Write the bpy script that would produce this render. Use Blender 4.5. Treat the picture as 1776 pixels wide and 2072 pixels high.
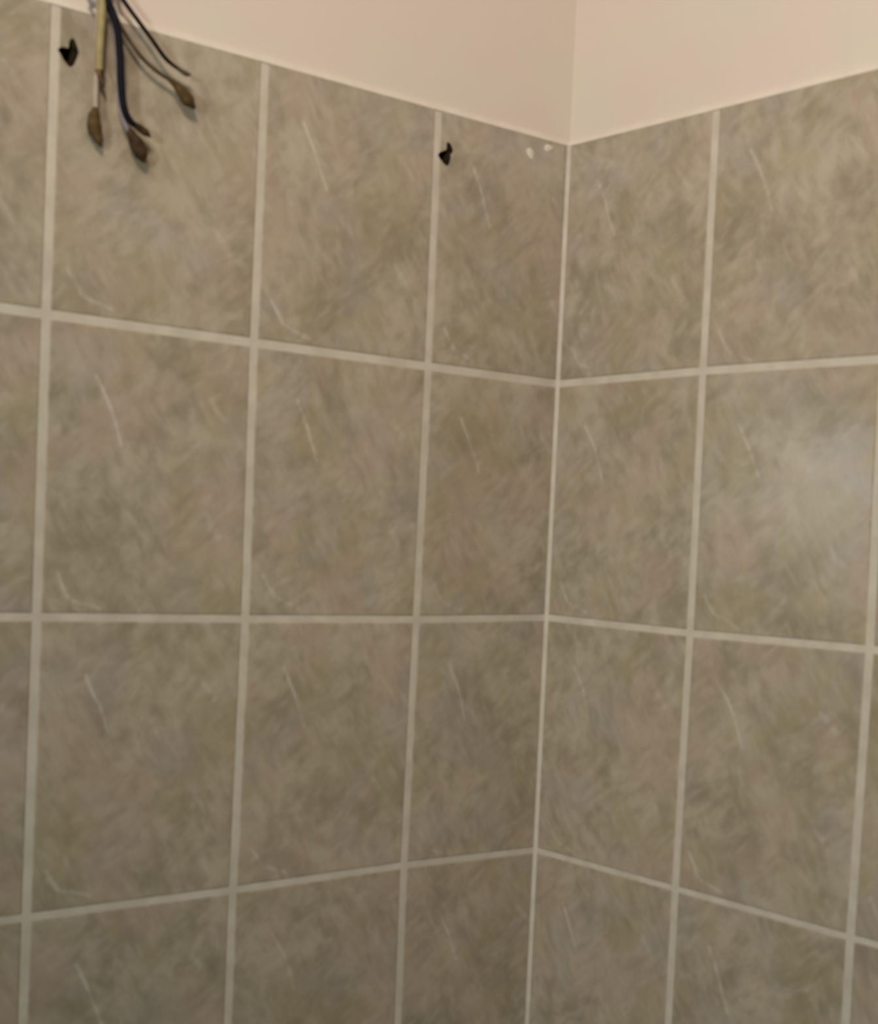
import bpy, bmesh, math, random
from mathutils import Vector, Matrix

for o in list(bpy.data.objects):
    bpy.data.objects.remove(o, do_unlink=True)
scene = bpy.context.scene
COL = scene.collection
random.seed(7)

# ------------------------------------------------------------------ camera
# world: the inner corner of the two tiled walls is the z axis, wall_left lies in y = 0 (towards -x),
# wall_right lies in x = 0 (towards -y), the floor is z = 0, tiles reach up to z = 2.0
Z0 = 1.75                                   # height of the first horizontal joint below the tile top
W, H = 1776.0, 2072.0
FPX, CX, CY = 3047.0993, 851.7386, 1228.4441
CAM = Vector((-1.1112, -1.1656, Z0 - 0.1707))
RIGHT = Vector((0.77920781, -0.62519233, 0.04438174))
DOWN = Vector((0.0061173, -0.0632213, -0.99798078))
FWD = Vector((0.62673581, 0.77790592, -0.04543804))
cam = bpy.data.cameras.new('camera')
cam.sensor_fit = 'HORIZONTAL'
cam.sensor_width = 36.0
cam.lens = FPX * 36.0 / W
cam.shift_x = (W / 2 - CX) / W
cam.shift_y = (CY - H / 2) / W
cam.clip_start = 0.02
cam.dof.use_dof = True                      # the snapshot is slightly out of focus all over
cam.dof.focus_distance = 60.0
cam.dof.aperture_fstop = 18.0
camo = bpy.data.objects.new('camera', cam)
M = Matrix.Identity(4)
for i in range(3):
    M[i][0] = RIGHT[i]; M[i][1] = -DOWN[i]; M[i][2] = -FWD[i]; M[i][3] = CAM[i]
camo.matrix_world = M
COL.objects.link(camo)
scene.camera = camo

# ------------------------------------------------------------------ world, light, exposure
scene.view_settings.view_transform = 'Standard'
scene.view_settings.look = 'None'
scene.view_settings.exposure = -0.12
scene.view_settings.gamma = 1.0
scene.view_settings.use_curve_mapping = False
world = bpy.data.worlds.new('world'); scene.world = world
world.use_nodes = True
world.node_tree.nodes['Background'].inputs[0].default_value = (1.0, 0.9, 0.8, 1)
world.node_tree.nodes['Background'].inputs[1].default_value = 0.02

def area(name, loc, target, sx, sy, power, colour, shape='RECTANGLE'):
    l = bpy.data.lights.new(name, 'AREA'); l.shape = shape
    l.size = sx; l.size_y = sy; l.energy = power; l.color = colour
    o = bpy.data.objects.new(name, l); COL.objects.link(o)
    o.location = loc
    o.rotation_euler = (Vector(target) - Vector(loc)).to_track_quat('-Z', 'Y').to_euler()
    return o
# round lamp under the ceiling and an unseen cool side light, placed to give the right wall its glow
sp = bpy.data.lights.new('ceiling_spot_light', 'SPOT')      # wide soft ceiling spot turned towards the corner
sp.energy = 84.0; sp.color = (1.0, 0.855, 0.715); sp.shadow_soft_size = 0.15
sp.spot_size = math.radians(64); sp.spot_blend = 1.0
spo = bpy.data.objects.new('ceiling_spot_light', sp); COL.objects.link(spo)
spo.location = (-1.32, -1.22, 2.60)
spo.rotation_euler = (Vector((-0.22, -0.24, 2.00)) - spo.location).to_track_quat('-Z', 'Y').to_euler()
area('cool_side_light', (-2.52, -1.49, 1.79), (0, -0.35, 1.62), 0.18, 0.34, 26.0, (0.88, 1.0, 0.985))
scene.cycles.max_bounces = 4
scene.cycles.diffuse_bounces = 2
scene.cycles.glossy_bounces = 3

# ------------------------------------------------------------------ helpers
def obj(name, mesh, mat=None, parent=None, loc=None, rz=0.0):
    o = bpy.data.objects.new(name, mesh)
    if mat is not None and not mesh.materials: mesh.materials.append(mat)
    COL.objects.link(o)
    if loc is not None: o.location = loc
    o.rotation_euler = (0, 0, rz)
    if parent is not None: o.parent = parent
    return o

def mesh_from(verts, faces, name='mesh', smooth=False):
    m = bpy.data.meshes.new(name)
    m.from_pydata([tuple(v) for v in verts], [], faces)
    bm = bmesh.new(); bm.from_mesh(m)
    bmesh.ops.recalc_face_normals(bm, faces=bm.faces)
    bm.to_mesh(m); bm.free()
    if smooth:
        for p in m.polygons: p.use_smooth = True
    m.update()
    return m

def box_mesh(x0, x1, y0, y1, z0, z1):
    v = [(x, y, z) for x in (x0, x1) for y in (y0, y1) for z in (z0, z1)]
    f = [(0, 1, 3, 2), (4, 6, 7, 5), (0, 4, 5, 1), (2, 3, 7, 6), (0, 2, 6, 4), (1, 5, 7, 3)]
    return mesh_from(v, f)

def ray_plane(px, py, wall, off=0.0):
    """point of a wall's plane (moved off metres into the room) seen at a photo pixel"""
    d = FWD + RIGHT * ((px - CX) / FPX) + DOWN * ((py - CY) / FPX)
    t = (-off - CAM.y) / d.y if wall == 'L' else (-off - CAM.x) / d.x
    return CAM + d * t

def catmull(pts, n=8):
    P = [Vector(p) for p in pts]
    P = [P[0] * 2 - P[1]] + P + [P[-1] * 2 - P[-2]]
    out = []
    for i in range(1, len(P) - 2):
        for k in range(n):
            t = k / n
            a, b, c, d = P[i - 1], P[i], P[i + 1], P[i + 2]
            out.append(0.5 * (2 * b + (c - a) * t + (2 * a - 5 * b + 4 * c - d) * t * t + (3 * b - a - 3 * c + d) * t ** 3))
    out.append(P[-2])
    return out

def tube_mesh(pts, radii, seg=12, n=8, flat=1.0, smooth_path=True):
    """round tube along a smoothed path; the radius is interpolated between the given ones"""
    path = catmull(pts, n) if smooth_path else [Vector(p) for p in pts]
    m = len(path)
    if isinstance(radii, (int, float)): radii = [radii] * len(pts)
    R = []
    for i in range(m):
        u = i / (m - 1) * (len(radii) - 1); k = min(int(u), len(radii) - 2)
        s = u - k; s = s * s * (3 - 2 * s)
        R.append(radii[k] * (1 - s) + radii[k + 1] * s)
    verts, faces = [], []
    ref = Vector((0, -1, 0))
    for i, p in enumerate(path):
        t = (path[min(i + 1, m - 1)] - path[max(i - 1, 0)]).normalized()
        a = t.cross(ref).normalized(); b = t.cross(a).normalized()
        for k in range(seg):
            w = 2 * math.pi * k / seg
            verts.append(p + a * (R[i] * math.cos(w)) + b * (R[i] * flat * math.sin(w)))
    for i in range(m - 1):
        for k in range(seg):
            k2 = (k + 1) % seg
            faces.append((i * seg + k, i * seg + k2, (i + 1) * seg + k2, (i + 1) * seg + k))
    faces.append(tuple(range(seg))); faces.append(tuple((m - 1) * seg + k for k in range(seg)))
    return mesh_from(verts, faces, smooth=True)

def tag(o, label=None, cat=None, group=None, kind=None):
    if label: o['label'] = label
    if cat: o['category'] = cat
    if group: o['group'] = group
    if kind: o['kind'] = kind
    return o

# ------------------------------------------------------------------ materials
class NT:
    def __init__(self, name):
        self.mat = bpy.data.materials.new(name); self.mat.use_nodes = True
        self.t = self.mat.node_tree; self.bsdf = self.t.nodes['Principled BSDF']
    def node(self, kind, **kw):
        n = self.t.nodes.new(kind)
        for k, v in kw.items(): setattr(n, k, v)
        return n
    def link(self, a, b): self.t.links.new(a, b)
    def put(self, sock, v):
        if isinstance(v, bpy.types.NodeSocket): self.link(v, sock)
        else: sock.default_value = v
    def math(self, op, a, b=0.0, clamp=False):
        n = self.node('ShaderNodeMath', operation=op); n.use_clamp = clamp
        self.put(n.inputs[0], a); self.put(n.inputs[1], b); return n.outputs[0]
    def vmath(self, op, a, b=(0, 0, 0)):
        n = self.node('ShaderNodeVectorMath', operation=op)
        self.put(n.inputs[0], a)
        if op == 'SCALE': self.put(n.inputs[3], b)
        else: self.put(n.inputs[1], b)
        return n.outputs[1] if op in ('LENGTH', 'DOT_PRODUCT') else n.outputs[0]
    def noise(self, vec, scale, detail=3.0, rough=0.55, colour=False):
        n = self.node('ShaderNodeTexNoise')
        self.put(n.inputs['Vector'], vec); n.inputs['Scale'].default_value = scale
        n.inputs['Detail'].default_value = detail; n.inputs['Roughness'].default_value = rough
        return n.outputs['Color'] if colour else n.outputs['Fac']
    def range(self, v, a, b, c=0.0, d=1.0):
        n = self.node('ShaderNodeMapRange'); n.interpolation_type = 'SMOOTHSTEP'
        self.put(n.inputs[0], v)
        for i, x in enumerate((a, b, c, d)): n.inputs[1 + i].default_value = x
        return n.outputs[0]
    def mapping(self, vec, rot=(0, 0, 0), scale=(1, 1, 1), kind='POINT'):
        n = self.node('ShaderNodeMapping', vector_type=kind)
        self.put(n.inputs['Vector'], vec); n.inputs['Rotation'].default_value = rot
        n.inputs['Scale'].default_value = scale; return n.outputs[0]
    def mix(self, fac, a, b, mode='MIX'):
        n = self.node('ShaderNodeMix', data_type='RGBA', blend_type=mode)
        self.put(n.inputs['Factor'], fac)
        for s, v in ((n.inputs[6], a), (n.inputs[7], b)):
            if isinstance(v, tuple) and len(v) == 3: v = (*v, 1)
            self.put(s, v)
        return n.outputs[2]

def srgb(r, g, b):
    return tuple((c / 255 / 12.92) if c <= 10 else ((c / 255 + 0.055) / 1.055) ** 2.4 for c in (r, g, b))

def tile_material():
    """glazed ceramic printed as mottled stone: soft clouds, feathery wisps and the same few pale scratches on each tile"""
    N = NT('mottled_stone_glaze')
    co = N.node('ShaderNodeTexCoord').outputs['Object']
    rnd = N.node('ShaderNodeObjectInfo').outputs['Random']
    sh = N.node('ShaderNodeCombineXYZ')
    N.put(sh.inputs[0], N.math('MULTIPLY', rnd, 37.0)); N.put(sh.inputs[2], N.math('MULTIPLY', rnd, 91.0))
    pv = N.vmath('ADD', co, sh.outputs[0])                       # every tile from another part of the print
    # clouds
    cl = N.math('ADD', N.math('MULTIPLY', N.noise(pv, 13.0, 1.0), 0.5), N.math('MULTIPLY', N.noise(pv, 48.0, 3.0, 0.6), 0.5))
    base = N.mix(N.range(cl, 0.36, 0.64), (0.282, 0.235, 0.168), (0.421, 0.358, 0.272))
    # hue drift: rosy, olive and grey-violet patches
    hue = N.node('ShaderNodeSeparateColor'); N.link(N.noise(N.vmath('ADD', pv, (5.3, 0.7, 2.1)), 15.0, 2.0, 0.55, True), hue.inputs[0])
    base = N.mix(N.math('MULTIPLY', N.range(hue.outputs[0], 0.50, 0.64), 0.55), base, (0.416, 0.310, 0.244))
    base = N.mix(N.math('MULTIPLY', N.range(hue.outputs[1], 0.50, 0.64), 0.50), base, (0.342, 0.285, 0.172))
    base = N.mix(N.math('MULTIPLY', N.range(hue.outputs[2], 0.53, 0.66), 0.40), base, (0.351, 0.306, 0.276))
    # feathery wisps in two directions, swapped by a low-frequency mask
    wc = N.node('ShaderNodeTexNoise'); N.link(pv, wc.inputs['Vector']); wc.inputs['Scale'].default_value = 15.0; wc.inputs['Detail'].default_value = 1.0
    wv = N.vmath('ADD', pv, N.vmath('SCALE', N.vmath('SUBTRACT', wc.outputs['Color'], (0.5, 0.5, 0.5)), 0.016))
    w1 = N.noise(N.mapping(N.mapping(wv, rot=(0, math.radians(-58), 0)), scale=(36, 60, 100)), 1.0, 3.5, 0.6)
    w2 = N.noise(N.mapping(N.mapping(wv, rot=(0, math.radians(38), 0)), scale=(38, 60, 105)), 1.0, 3.5, 0.6)
    sel = N.range(wc.outputs['Fac'], 0.42, 0.58)
    wm = N.math('ADD', N.math('MULTIPLY', w1, sel), N.math('MULTIPLY', w2, N.math('SUBTRACT', 1.0, sel)))
    lit = N.range(wm, 0.48, 0.68); drk = N.range(wm, 0.50, 0.32)
    base = N.mix(N.math('MULTIPLY', lit, 0.36), base, (0.475, 0.415, 0.330))
    base = N.mix(N.math('MULTIPLY', drk, 0.28), base, (0.203, 0.167, 0.113))
    # pale scratches of the print, in tile coordinates (x to the right, z up, 0.20 x 0.25 m)
    p2 = N.vmath('ADD', co, N.vmath('SCALE', N.vmath('SUBTRACT', wc.outputs['Color'], (0.5, 0.5, 0.5)), 0.012))
    flat = N.vmath('MULTIPLY', p2, (1, 0, 1))
    SEG = [(.23, .19, .30, .29, .9, 1.0), (.30, .29, .36, .41, .9, .75), (.09, .85, .15, .925, 1.0, .75),
           (.17, .935, .29, .965, .9, .60), (.79, .23, .86, .29, 1.6, .40), (.78, .63, .85, .71, 1.6, .40)]
    tot = None
    for (ax, ay, bx, by, wd, st) in SEG:
        a = Vector((ax * .2, 0, (1 - ay) * .25)); b = Vector((bx * .2, 0, (1 - by) * .25)); d = b - a
        rel = N.vmath('SUBTRACT', flat, tuple(a))
        t = N.math('DIVIDE', N.vmath('DOT_PRODUCT', rel, tuple(d)), d.length_squared, True)
        sc = N.node('ShaderNodeVectorMath', operation='SCALE')
        sc.inputs[0].default_value = tuple(d); N.link(t, sc.inputs[3])
        dist = N.vmath('LENGTH', N.vmath('SUBTRACT', rel, sc.outputs[0]))
        m = N.math('MULTIPLY', N.range(dist, 0.0031 * wd, 0.0006 * wd), st)
        tot = m if tot is None else N.math('MAXIMUM', tot, m)
    brk = N.range(wm, 0.38, 0.56, 0.25, 1.0)
    tot = N.math('MULTIPLY', tot, N.math('MULTIPLY', brk, N.math('ADD', N.math('MULTIPLY', rnd, 0.30), 0.26)))
    base = N.mix(tot, base, (0.62, 0.57, 0.49))
    N.link(base, N.bsdf.inputs['Base Color'])
    N.put(N.bsdf.inputs['Roughness'], N.range(wm, 0.3, 0.7, 0.13, 0.19))
    bmp = N.node('ShaderNodeBump'); bmp.inputs['Strength'].default_value = 0.16; bmp.inputs['Distance'].default_value = 0.0012
    N.link(N.noise(pv, 42.0, 1.0), bmp.inputs['Height'])
    N.link(bmp.outputs[0], N.bsdf.inputs['Normal'])
    return N.mat

def plain(name, a, b, scale=40.0, rough=0.6, bump=0.0, metal=0.0, coord='Object', detail=4.0, spec=0.5):
    N = NT(name)
    co = N.node('ShaderNodeTexCoord').outputs[coord]
    n = N.noise(co, scale, detail, 0.6)
    N.link(N.mix(N.range(n, 0.3, 0.7), a, b), N.bsdf.inputs['Base Color'])
    N.bsdf.inputs['Roughness'].default_value = rough
    N.bsdf.inputs['Metallic'].default_value = metal
    N.bsdf.inputs['Specular IOR Level'].default_value = spec
    if bump:
        bp = N.node('ShaderNodeBump'); bp.inputs['Strength'].default_value = bump; bp.inputs['Distance'].default_value = 0.001
        N.link(N.noise(co, scale * 4, 3.0), bp.inputs['Height']); N.link(bp.outputs[0], N.bsdf.inputs['Normal'])
    return N.mat

def paint_material():
    N = NT('cream_wall_paint')
    co = N.node('ShaderNodeTexCoord').outputs['Object']
    a = N.noise(co, 7.0, 2.0, 0.5); b = N.noise(N.vmath('ADD', co, (3, 1, 7)), 11.0, 2.0, 0.5)
    c = N.mix(N.range(a, 0.40, 0.60), (0.645, 0.560, 0.478), (0.665, 0.545, 0.480))
    c = N.mix(N.math('MULTIPLY', N.range(b, 0.45, 0.65), 0.5), c, (0.630, 0.565, 0.472))
    N.link(c, N.bsdf.inputs['Base Color']); N.bsdf.inputs['Roughness'].default_value = 0.85
    return N.mat

TILE = tile_material()
GROUT = plain('pale_beige_grout', (0.49, 0.43, 0.352), (0.57, 0.51, 0.425), 35.0, 0.9, 0.0)
PAINT = paint_material()
PALE = plain('pale_cream', (0.66, 0.585, 0.495), (0.72, 0.635, 0.54), 30.0, 0.6)
FLOOR = plain('grey_brown_floor_tile', (0.20, 0.17, 0.14), (0.27, 0.23, 0.19), 20.0, 0.5)
HOLE = plain('shade_dark_masonry', (0.010, 0.006, 0.003), (0.030, 0.018, 0.008), 120.0, 1.0)  # drilled masonry, with the hole's shade put into its near-black colour
PLUG = plain('dark_brown_plug', (0.016, 0.009, 0.003), (0.035, 0.022, 0.007), 90.0, 0.9, spec=0.1)
FLECK = plain('white_plaster_dab', (0.55, 0.50, 0.42), (0.72, 0.67, 0.58), 200.0, 0.9)

# ------------------------------------------------------------------ tile grid (photo joints give the uneven hand-set positions)
TW, TH = 0.2008, 0.25
DL, DR = 0.1776, 0.1988
ROOM = 2.62
MEAS_L = {(2, 1): (93.4, 635), (1, 1): (514, 693), (0, 1): (866, 741),
          (2, 2): (74, 1248.5), (1, 2): (496, 1252), (0, 2): (842, 1253),
          (2, 3): (53, 1857), (1, 3): (471, 1801), (0, 3): (817, 1751)}
MEAS_R = {(0, 1): (1421, 750), (0, 2): (1394.8, 1281), (1, 2): (1758, 1313.7),
          (0, 3): (1365, 1798), (1, 3): (1719, 1897)}
NCOL, NROW = 12, 8
def joint(wall, c, r):
    """(distance from the corner, height) of the crossing of vertical joint c and horizontal joint r; c = -1 is the corner"""
    d = 0.0 if c < 0 else (DL if wall == 'L' else DR) + c * TW
    z = 2.0 - r * TH
    m = (MEAS_L if wall == 'L' else MEAS_R).get((c, r))
    if m:
        p = ray_plane(m[0], m[1], wall)
        d, z = (-p.x if wall == 'L' else -p.y), p.z
    elif c < 0 and r > 0:
        z += {1: -0.0005, 2: 0.0012, 3: 0.0008}.get(r, 0.0)
    return d, z
GAPV = {'L': 0.0080, 'R': 0.0085}
GAPH = {'L': {1: .0078, 2: .0066, 3: .0064}, 'R': {1: .0072, 2: .0066, 3: .0056}}
CORNER = 0.0027                              # free joint beside the corner
TOPGAP = 0.0

def tile_mesh(quad, depth=0.007, bev=0.0012, recess=0.0):
    """quad = (x, z) of bottom-left, bottom-right, top-right, top-left; the face looks to -y"""
    cx = sum(q[0] for q in quad) / 4; cz = sum(q[1] for q in quad) / 4
    v = []
    for ring in range(4):
        for (x, z) in quad:
            sx = 1 if x > cx else -1; sz = 1 if z > cz else -1
            if ring == 0: v.append((x, depth, z))
            if ring == 1: v.append((x, bev, z))
            if ring == 2: v.append((x - sx * bev * 0.35, bev * 0.3, z - sz * bev * 0.35))
            if ring == 3: v.append((x - sx * bev * 1.3, 0.0, z - sz * bev * 1.3))
    f = []
    for r in range(3):
        for k in range(4):
            k2 = (k + 1) % 4
            f.append((r * 4 + k, r * 4 + k2, r * 4 + 4 + k2, r * 4 + 4 + k))
    f.append((12, 13, 14, 15)); f.append((3, 2, 1, 0))
    return mesh_from(v, f)

# ------------------------------------------------------------------ walls
TH_WALL = 0.12
BED = 0.0009                                 # the joints lie this far behind the tile faces
wall_left = obj('wall_left', box_mesh(-ROOM, TH_WALL, BED, TH_WALL, 0, 1.9985), GROUT)
wall_right = obj('wall_right', box_mesh(BED, TH_WALL, -ROOM, BED - 0.0001, 0, 1.9985), GROUT)
tag(wall_left, 'left tiled wall of the corner with wires hanging from its top, pale grout joints', 'wall', kind='structure')
tag(wall_right, 'right tiled wall of the corner without any holes, pale grout joints', 'wall', kind='structure')
CEIL = 2.78
PREC = 0.0045                                # the plaster stands a little behind the tile faces
plaster_left = obj('painted_plaster', box_mesh(-ROOM, TH_WALL, PREC, TH_WALL, 1.9985, CEIL), PAINT, wall_left)
plaster_right = obj('painted_plaster', box_mesh(PREC, TH_WALL, -ROOM, PREC - 0.0001, 1.9985, CEIL), PAINT, wall_right)
for p in (plaster_left, plaster_right): p['label'] = 'cream painted wall above the tiles'

def strip(profile, a, b, along):
    """prism with a 2-D profile (out of the wall, up) along the wall between distances a and b of the corner"""
    v, n = [], len(profile)
    for d in (a, b):
        for (o, z) in profile:
            v.append((-d, -o, z) if along == 'L' else (-o, -d, z))
    f = [(k, (k + 1) % n, n + (k + 1) % n, n + k) for k in range(n)] + [tuple(range(n)), tuple(range(n, 2 * n))]
    return mesh_from(v, f)
bead = [(-PREC - 0.001, 1.9980), (0.0002, 1.9982), (-0.0006, 2.0012), (-0.0022, 2.0042), (-PREC - 0.001, 2.0062)]  # slim bead along the tile top, a little paler than the wall paint
for nm, w in (('L', wall_left), ('R', wall_right)):
    o = obj('top_bead', strip(bead, -0.003, ROOM, nm), PALE, w); o['label'] = 'thin pale line along the tile top'
# filled joint in the corner
r = CORNER + 0.001
cj = [(0.004, 0.004), (-r, 0.004)] + [(-r * (1 - math.sin(t)) + 0.0007, -r * (1 - math.cos(t)) + 0.0007) for t in [math.pi / 2 * k / 5 for k in range(6)]] + [(0.004, -r)]
v = [(x, y, z) for z in (0, 1.999) for (x, y) in cj]; n = len(cj)
cm = mesh_from(v, [(k, (k + 1) % n, n + (k + 1) % n, n + k) for k in range(n)] + [tuple(range(n)), tuple(range(n, 2 * n))])
o = obj('corner_joint', cm, GROUT, wall_left); o['label'] = 'pale filled joint in the wall corner'

TILES = {}
for wall, parent in (('L', wall_left), ('R', wall_right)):
    for rr in range(NROW):
        for c in range(NCOL):
            # column c lies between joints c-1 (nearer the corner) and c
            J = {(a, b): joint(wall, c - 1 + a, rr + b) for a in (0, 1) for b in (0, 1)}
            g = GAPV[wall] / 2
            near = CORNER if c == 0 else g
            ht = (TOPGAP if rr == 0 else GAPH[wall].get(rr, .0066) / 2)
            hb = (0.004 if rr == NROW - 1 else GAPH[wall].get(rr + 1, .0066) / 2)
            far = g
            pts = {}
            for (a, b), (d, z) in J.items():
                dd = d + near if a == 0 else min(d - far, ROOM - 0.01)
                zz = z - ht if b == 0 else z + hb
                pts[(a, b)] = (dd, zz)
            if pts[(1, 0)][0] - pts[(0, 0)][0] < 0.02: continue
            if wall == 'L':       # left edge = far side
                ox = -(joint('L', c, rr + 1)[0]) if c else -DL
                oz = 2.0 - (rr + 1) * TH
                quad = [(-pts[(1, 1)][0] - ox, pts[(1, 1)][1] - oz), (-pts[(0, 1)][0] - ox, pts[(0, 1)][1] - oz),
                        (-pts[(0, 0)][0] - ox, pts[(0, 0)][1] - oz), (-pts[(1, 0)][0] - ox, pts[(1, 0)][1] - oz)]
                loc, rz = (ox, 0, oz), 0.0
            else:
                oy = joint('R', c - 1, rr + 1)[0]
                oz = 2.0 - (rr + 1) * TH
                quad = [(pts[(0, 1)][0] - oy, pts[(0, 1)][1] - oz), (pts[(1, 1)][0] - oy, pts[(1, 1)][1] - oz),
                        (pts[(1, 0)][0] - oy, pts[(1, 0)][1] - oz), (pts[(0, 0)][0] - oy, pts[(0, 0)][1] - oz)]
                loc, rz = (0, -oy, oz), -math.pi / 2
            t = obj('tile', tile_mesh(quad), TILE, parent, loc, rz)
            TILES[(wall, c, rr)] = t

# ------------------------------------------------------------------ floor, ceiling, the two walls behind the photographer
o = obj('floor', box_mesh(-ROOM, 0.12, -ROOM, 0.12, -0.1, 0), FLOOR)
tag(o, 'grey brown floor below the tiled corner', 'floor', kind='structure')
o = obj('ceiling', box_mesh(-ROOM - .1, 0.12, -ROOM - .1, 0.12, CEIL, CEIL + 0.1), PAINT)
tag(o, 'cream ceiling above the tiled corner', 'ceiling', kind='structure')
o = obj('wall_back', box_mesh(-ROOM, 0.12, -ROOM - .1, -ROOM, 0, CEIL), PAINT)
tag(o, 'plain cream wall behind the photographer', 'wall', kind='structure')
o = obj('wall_side', box_mesh(-ROOM - .1, -ROOM, -ROOM - .1, 0.12, 0, CEIL), PAINT)
tag(o, 'plain cream wall beside the photographer', 'wall', kind='structure')

# ------------------------------------------------------------------ drilled holes
def cut(target, outline, y0=-0.02, y1=0.055):
    """cuts a ragged prism (world x, z outline on wall_left) out of a mesh object, the cut lined with masonry darkened for its shade"""
    n = len(outline)
    cxm = sum(p[0] for p in outline) / n; czm = sum(p[1] for p in outline) / n
    v = [(x, y0, z) for x, z in outline] + [(cxm + (x - cxm) * .8, y1, czm + (z - czm) * .8) for x, z in outline]
    f = [(k, (k + 1) % n, n + (k + 1) % n, n + k) for k in range(n)] + [tuple(range(n)), tuple(range(n, 2 * n))]
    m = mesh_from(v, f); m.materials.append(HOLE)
    c = obj('cutter', m)
    md = target.modifiers.new('hole', 'BOOLEAN'); md.operation = 'DIFFERENCE'; md.object = c; md.solver = 'EXACT'
    md.material_mode = 'TRANSFER'
    bpy.context.view_layer.update()
    dg = bpy.context.evaluated_depsgraph_get()
    nm = bpy.data.meshes.new_from_object(target.evaluated_get(dg))
    target.modifiers.clear(); target.data = nm
    bpy.data.objects.remove(c, do_unlink=True)

def px_outline(pts, sx, ox, oy):
    out = []
    for x, y in pts:
        p = ray_plane(ox + x / sx, oy + y / sx, 'L'); out.append((p.x, p.z))
    return out
H1 = px_outline([(458, 392), (484, 372), (520, 376), (545, 384), (552, 330), (572, 296), (598, 312), (622, 372), (634, 420), (614, 478), (590, 532), (552, 544), (505, 486)], 3.947, 0, 0)
H2 = px_outline([(580, 1020), (640, 930), (760, 880), (850, 850), (860, 740), (870, 620), (930, 575), (1010, 660), (1080, 830), (1070, 940), (1000, 1010), (1000, 1160), (960, 1330), (880, 1420), (760, 1330), (640, 1160)], 16.145, 850, 250)
cut(TILES[('L', 2, 0)], H1); cut(wall_left, H1)
cut(TILES[('L', 0, 0)], H2); cut(wall_left, H2)

def wall_plug(outline, tongue_px, sx, ox, oy, label, rad):
    n = len(outline)
    cx_ = sum(p[0] for p in outline) / n; cz_ = sum(p[1] for p in outline) / n
    root = bpy.data.objects.new('wall_plug', None); COL.objects.link(root); root.location = (cx_, 0.01, cz_)
    root.empty_display_size = 0.01
    tag(root, label, 'wall plug', 'wall plugs in drilled holes')
    # split sleeve sitting inside the hole
    v, f = [], []
    rr_ = [(0.90, 0.004), (0.90, 0.050), (0.62, 0.050), (0.62, 0.004)]
    for s, y in rr_:
        for (x, z) in outline: v.append(((x - cx_) * s, y - 0.01, (z - cz_) * s))
    for q in range(4):
        for k in range(n):
            k2 = (k + 1) % n; q2 = (q + 1) % 4
            f.append((q * n + k, q * n + k2, q2 * n + k2, q2 * n + k))
    obj('sleeve', mesh_from(v, f), PLUG, root)
    pts = []
    for (x, y, off) in tongue_px:
        p = ray_plane(ox + x / sx, oy + y / sx, 'L', off); pts.append(p - Vector((cx_, 0.01, cz_)))
    obj('tongue', tube_mesh(pts, [rad, rad * 1.1, rad, rad * .45], 10, 6, 0.7), PLUG, root)
    return root
wall_plug(H1, [(585, 450, -0.014), (606, 415, -0.006), (598, 375, -0.0015), (578, 325, 0.0005)], 3.947, 0, 0,
          'dark plug in the ragged drilled hole left of the hanging wires', 0.0024)
wall_plug(H2, [(920, 1080, -0.014), (990, 930, -0.006), (985, 790, -0.0015), (930, 640, 0.0005)], 16.145, 850, 250,
          'dark plug in the small drilled hole near the wall corner', 0.0022)

# small white plaster dabs below the tile top, close to the corner
def fleck(pts):
    w = [ray_plane(x, y, 'L', 0.0) for x, y in pts]
    n = len(w); c = sum(w, Vector()) / n
    v = [p for p in w] + [c + (p - c) * .7 + Vector((0, -0.0008, 0)) for p in w]
    f = [(k, (k + 1) % n, n + (k + 1) % n, n + k) for k in range(n)] + [tuple(range(n)), tuple(range(n, 2 * n))]
    o = obj('plaster_fleck', mesh_from(v, f), FLECK, wall_left); o['label'] = 'small whitish plaster dab on the tile'
fleck([(1064, 303), (1070, 299), (1078, 303), (1081, 313), (1078, 323), (1072, 320), (1067, 312)])
fleck([(1100, 296), (1108, 292), (1119, 296), (1118, 303), (1110, 308), (1103, 305)])

# ------------------------------------------------------------------ wires
def mixw(name, a, b, rough=0.45): return plain(name, a, b, 150.0, rough, spec=0.12)
W_YEL = mixw('yellow_green_insulation', (0.26, 0.20, 0.095), (0.33, 0.265, 0.13))
W_BEI = mixw('beige_insulation', (0.33, 0.26, 0.20), (0.39, 0.32, 0.25))
W_BLU = mixw('dark_blue_insulation', (0.002, 0.0015, 0.004), (0.005, 0.005, 0.010), 0.6)
W_LAV = mixw('grey_lavender_insulation', (0.22, 0.17, 0.18), (0.28, 0.23, 0.24))
W_BRN = mixw('brown_insulation', (0.06, 0.040, 0.024), (0.10, 0.07, 0.045))
W_BLK = mixw('black_insulation', (0.006, 0.003, 0.002), (0.016, 0.009, 0.004))
TIP = mixw('brown_tape_tip', (0.062, 0.036, 0.012), (0.11, 0.070, 0.028), 0.7)
TIPD = mixw('dark_brown_tape_tip', (0.028, 0.014, 0.006), (0.07, 0.042, 0.020), 0.7)
COP = plain('dull_copper', (0.09, 0.045, 0.018), (0.14, 0.075, 0.032), 200.0, 0.45, 0.0, 0.6)
PXM = 2400.0                                 # photo pixels per metre at the wires
EXIT = ray_plane(226, -62, 'L', -PREC)       # where they leave the plaster, above the frame
hole_pts = [(EXIT.x + 0.016 * math.cos(a) * (1 + .1 * math.sin(3 * a)), EXIT.z + 0.014 * math.sin(a)) for a in [2 * math.pi * k / 14 for k in range(14)]]
cut(plaster_left, hole_pts)

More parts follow.
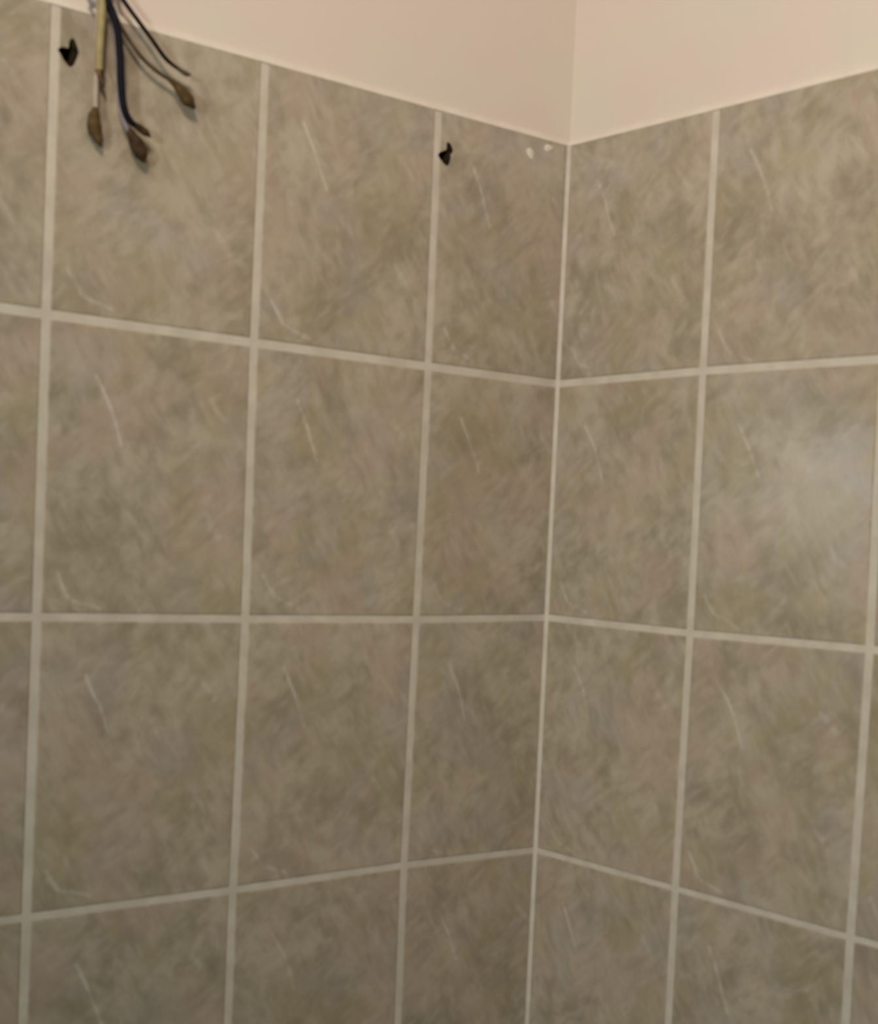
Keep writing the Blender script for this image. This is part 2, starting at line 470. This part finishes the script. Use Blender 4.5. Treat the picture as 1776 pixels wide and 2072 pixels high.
def wire(name, label, mat, path, radii, parts):
    """path: (x, y, distance from the wall) in photo pixels and metres; parts: (name, material, path, radii)"""
    start = EXIT + Vector((0, 0.03, 0))
    def world(pp): return [ray_plane(x, y, 'L', off * 0.55 + 0.001) for (x, y, off) in pp]
    root = bpy.data.objects.new(name, None); COL.objects.link(root); root.empty_display_size = 0.01
    root.location = EXIT
    tag(root, label, 'wire', 'loose wires hanging at the wall top')
    pts = [start + Vector(((path[0][0] - 226) / PXM * .25, 0, 0)), EXIT + Vector(((path[0][0] - 226) / PXM * .35, -0.004, 0))] + world(path)
    pts = [p - EXIT for p in pts]
    rad = [radii[0]] * 2 + list(radii) if isinstance(radii, (list, tuple)) else radii
    obj('insulation', tube_mesh(pts, rad, 12, 7), mat, root)
    for (pn, pm, pp, pr) in parts:
        obj(pn, tube_mesh([q - EXIT for q in world(pp)], pr, 12, 6), pm, root)
    return root
P2 = 1 / PXM / 2
wire('loose_wire', 'yellow-green wire hanging straight down, ending in a short copper tip', W_YEL,
     [(208, -12, .016), (206, 25, .020), (203, 70, .021), (201, 110, .020), (200, 143, .019)], 17 * P2,
     [('copper_tip', COP, [(199, 139, .019), (201, 150, .0195), (206, 163, .020), (211, 177, .020)], [10 * P2, 10 * P2, 8 * P2, 4 * P2])])
wire('loose_wire', 'thin beige wire hanging lowest at the left, with a thick brown taped end', W_BEI,
     [(203, -10, .010), (198, 40, .011), (196, 110, .011), (194, 175, .011), (193, 228, .012)], 11 * P2,
     [('taped_end', TIP, [(193, 218, .012), (190, 236, .0125), (191, 258, .013), (198, 280, .013), (204, 297, .013)], [11 * P2, 24 * P2, 29 * P2, 19 * P2, 6 * P2])])
wire('loose_wire', 'thick dark blue wire bending right above its brown end', W_BLU,
     [(215, -8, .020), (228, 25, .024), (238, 62, .026), (243, 115, .026), (245, 170, .025), (250, 215, .025), (262, 243, .025), (278, 257, .025)],
     [15 * P2] * 5 + [14 * P2, 13 * P2, 11 * P2],
     [('bare_end', TIPD, [(270, 251, .025), (282, 259, .025), (294, 268, .025), (304, 277, .024)], [11 * P2, 15 * P2, 15 * P2, 5 * P2])])
wire('loose_wire', 'grey wire running behind the dark blue one into a brown taped end', W_LAV,
     [(213, -6, .012), (226, 35, .013), (236, 90, .013), (240, 160, .013), (243, 215, .014), (252, 248, .015), (264, 272, .015)], 10 * P2,
     [('taped_end', TIPD, [(256, 256, .015), (266, 272, .015), (277, 292, .0155), (286, 312, .016), (292, 329, .016)], [9 * P2, 18 * P2, 29 * P2, 27 * P2, 8 * P2])])
wire('loose_wire', 'thin brown wire slanting right to a thick olive brown taped end', W_BRN,
     [(222, -4, .014), (238, 40, .017), (258, 76, .019), (286, 115, .020), (316, 143, .020), (343, 161, .020)], 8 * P2,
     [('taped_end', TIP, [(338, 157, .020), (352, 169, .020), (366, 184, .0205), (380, 202, .021), (394, 219, .021)], [8 * P2, 12 * P2, 22 * P2, 27 * P2, 9 * P2])])
wire('loose_wire', 'black wire slanting furthest right across the cream paint, ending in a faint brown tip', W_BLK,
     [(236, -22, .018), (252, 4, .022), (278, 40, .024), (306, 78, .025), (334, 117, .025), (358, 138, .024)], [9 * P2] * 4 + [9 * P2, 7 * P2],
     [('bare_end', W_BRN, [(354, 134, .024), (366, 143, .024), (376, 149, .0235), (385, 152, .023)], [7 * P2, 8 * P2, 11 * P2, 5 * P2])])
wire('loose_wire', 'short pale lavender wire end curling off left at the frame top', W_LAV,
     [(205, -30, .012), (186, -22, .014), (180, -6, .014), (184, 6, .013), (190, 15, .012)], 9 * P2, [])
